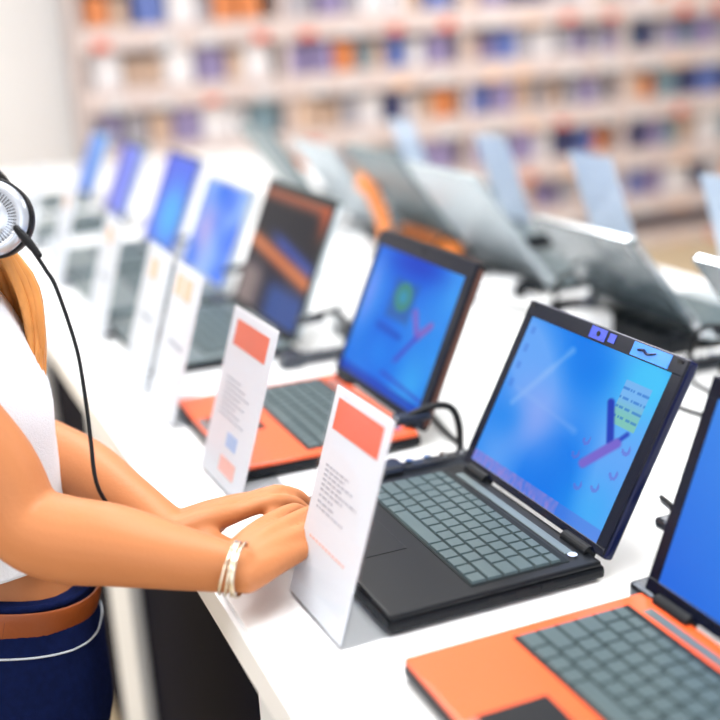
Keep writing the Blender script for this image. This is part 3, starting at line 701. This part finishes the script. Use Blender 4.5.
# hair: cap and long locks, some falling in front of the chest
bm = bmesh.new()
ball(bm, HC + Vector((0, -.018, .026)), .104, (.88, 1.04, 1.0), None, 32)
for v in list(bm.verts):
    d = v.co - HC
    if d.y > .045 - abs(d.x) * .2 and d.z < .080: bm.verts.remove(v)
rnd = random.Random(3)
for sx in (-1, 1):
    for q in range(16):
        f = q / 15
        tube(bm, [HC + Vector((sx * .002, .062 - f * .06, .112 + f * .018)), HC + Vector((sx * .045, .072 - f * .06, .092 + f * .02)), HC + Vector((sx * .078, .045 - f * .045, .045)), HC + Vector((sx * .086, .022 - f * .03, -.01)), HC + Vector((sx * .088, .006 - f * .02, -.07))], [.006, .0065, .006, .005, .004], 8, 4)
for q in range(120):
    a = PI * (.93 + 1.14 * q / 119) if q < 84 else 0
    if q < 84:      # back and sides
        x0 = XC + .088 * math.cos(a); y0 = HC.y - .015 + .095 * math.sin(a); r_ = .0045 + rnd.random() * .003
        j = lambda s: (rnd.random() - .5) * s
        tube(bm, [(x0 * .7 + XC * .3, y0 * .7 + HC.y * .3, HC.z + .085), (x0, y0, HC.z + .03), (x0 + j(.01), y0 - .01, HC.z - .06), (XC + (x0 - XC) * 1.05 + j(.02), y0 - .03, HC.z - .15), (XC + (x0 - XC) * 1.25 + j(.03), -.11 + j(.02), HC.z - .25), (XC + (x0 - XC) * 1.2 + j(.03), -.115 + j(.02), HC.z - .34 - rnd.random() * .05)], [r_, r_, r_, r_, r_, .001], 6, 3)
    else:           # locks in front of the shoulder
        u = (q - 84) / 35; x1 = -1.215 - u * .13; r_ = .0042 + rnd.random() * .003; j = lambda s: (rnd.random() - .5) * s
        sx = 1 if u < .62 else -1
        yy = .104 + .010 * math.sin(u * 9) + j(.008)
        tube(bm, [(XC + sx * .05, HC.y + .01, HC.z + .09), (XC + sx * .086, HC.y + .01, HC.z + .01), (XC + sx * .084, HC.y + .012, HC.z - .07), (x1 * .6 + (XC + sx * .08) * .4, .07 + j(.01), T + .385), (x1 + j(.008), yy, T + .31), (x1 + j(.012), yy + .006, T + .25), (x1 + j(.015), yy, T + .205 - rnd.random() * .03)], [r_, r_, r_, r_, r_, r_ * .8, .001], 6, 4)
pl('hair', bm, M_hair, per, True)
# bracelets of thin silver bangles on the near wrist
bm = bmesh.new()
wd_ = Vector((.30, .53, -.11)).normalized(); wc = Vector(Z((-.968, .243, .055)))
s1 = wd_.cross(Vector((0, 0, 1))).normalized(); s2 = s1.cross(wd_)
for q in range(5):
    c = wc + wd_ * (.0034 * q - .007)
    tube(bm, [c + s1 * (.0305 * math.cos(a)) + s2 * (.0245 * math.sin(a)) + wd_ * (.003 * math.sin(a + q)) for a in [2 * PI * j / 36 for j in range(37)]], .0014, 8, 1, False)
pl('bangle_bracelet', bm, mat('bangle_silver', (226, 216, 196), .18, metal=.9, var=.15, scale=160), per, True)

# headphones resting round the neck, their cord hanging down
hp = empty('headphones', 'silver and black headphones worn round the shopper\'s neck with a long black cord', 'headphones', (XC, .05, T + .36))
def hl(nm, bm, m, parent=hp, sm=True):
    bmesh.ops.translate(bm, verts=bm.verts, vec=(-XC, -.05, -T - .36)); return link_mesh(nm, bm, m, parent, sm)
bm = bmesh.new(); tube(bm, [(XC + .12 * math.cos(a) * (1 if abs(math.cos(a)) < .99 else .98), .03 - .10 * math.sin(a) , T + .390) for a in [PI * (-.25 + 1.5 * j / 24) for j in range(25)]], (.010, .004), 12, 2, True, side=(0, 0, 1))
hl('headband', bm, M_rubber)
for sx in (1, -1):
    c = Vector((XC + sx * .098, .086, T + .380)); n = Vector((sx * .93, -.30, .22)).normalized()
    if sx == 1: n = Vector((.90, -.36, .25)).normalized()
    Mx = Matrix.Translation(c) @ n.to_track_quat('Z', 'Y').to_matrix().to_4x4()
    def disc(prof, seg=48):
        b = bmesh.new(); rs = []
        for r, z in prof:
            rs.append([b.verts.new(Mx @ Vector((r * math.cos(2 * PI * j / seg), r * math.sin(2 * PI * j / seg), z))) for j in range(seg)])
        for r1, r2 in zip(rs, rs[1:]):
            for j in range(seg): b.faces.new((r1[j], r1[(j + 1) % seg], r2[(j + 1) % seg], r2[j]))
        b.faces.new(rs[0]); b.faces.new(rs[-1]); return b
    cup = hl('ear_cup', disc([(.030, -.004), (.036, -.002), (.0385, .004), (.0375, .009), (.033, .0125), (.030, .0132), (.0285, .012), (.019, .0125), (.0175, .014), (.0155, .0145), (.002, .0152)]), M_hp)
    hl('ear_cushion', disc([(.024, -.022), (.034, -.021), (.039, -.014), (.040, -.005), (.0395, .001), (.030, .002)]), M_rubber, cup)
    b = bmesh.new()
    for j in range(48):
        a = 2 * PI * j / 48
        p = Mx @ Vector((.0195 * math.cos(a), .0195 * math.sin(a), .0131)); q = Mx @ Vector((.0275 * math.cos(a), .0275 * math.sin(a), .0128)); cyl(b, p, q, .00045, 5)
    hl('radial_ribs', b, M_metal, cup, False)
    b = bmesh.new(); cc = [Mx @ Vector((.0392 * math.cos(2 * PI * j / 40), .0392 * math.sin(2 * PI * j / 40), .004)) for j in range(41)]
    tube(b, cc, .0018, 8, 1, False); hl('black_rim', b, M_rubber, cup)
bm = bmesh.new(); tube(bm, [(-1.165, .105, T + .372), (-1.158, .114, T + .358), (-1.151, .122, T + .345)], [.0035, .0045, .0028], 10, 4); hl('cord_plug', bm, M_rubber)
bm = bmesh.new(); tube(bm, [(-1.156, .116, T + .352), (-1.150, .126, T + .33), (-1.141, .133, T + .311), (-1.121, .142, T + .253), (-1.104, .142, T + .205), (-1.090, .140, T + .167), (-1.077, .140, T + .118), (-1.085, .165, T + .07), (-1.095, .205, T + .022), (-1.085, .25, T + .006), (-1.05, .30, T + .006), (-1.045, .345, T + .008), (-1.045, .3565, T + .010)], .0021, 8, 6); hl('cord', bm, M_rubber)
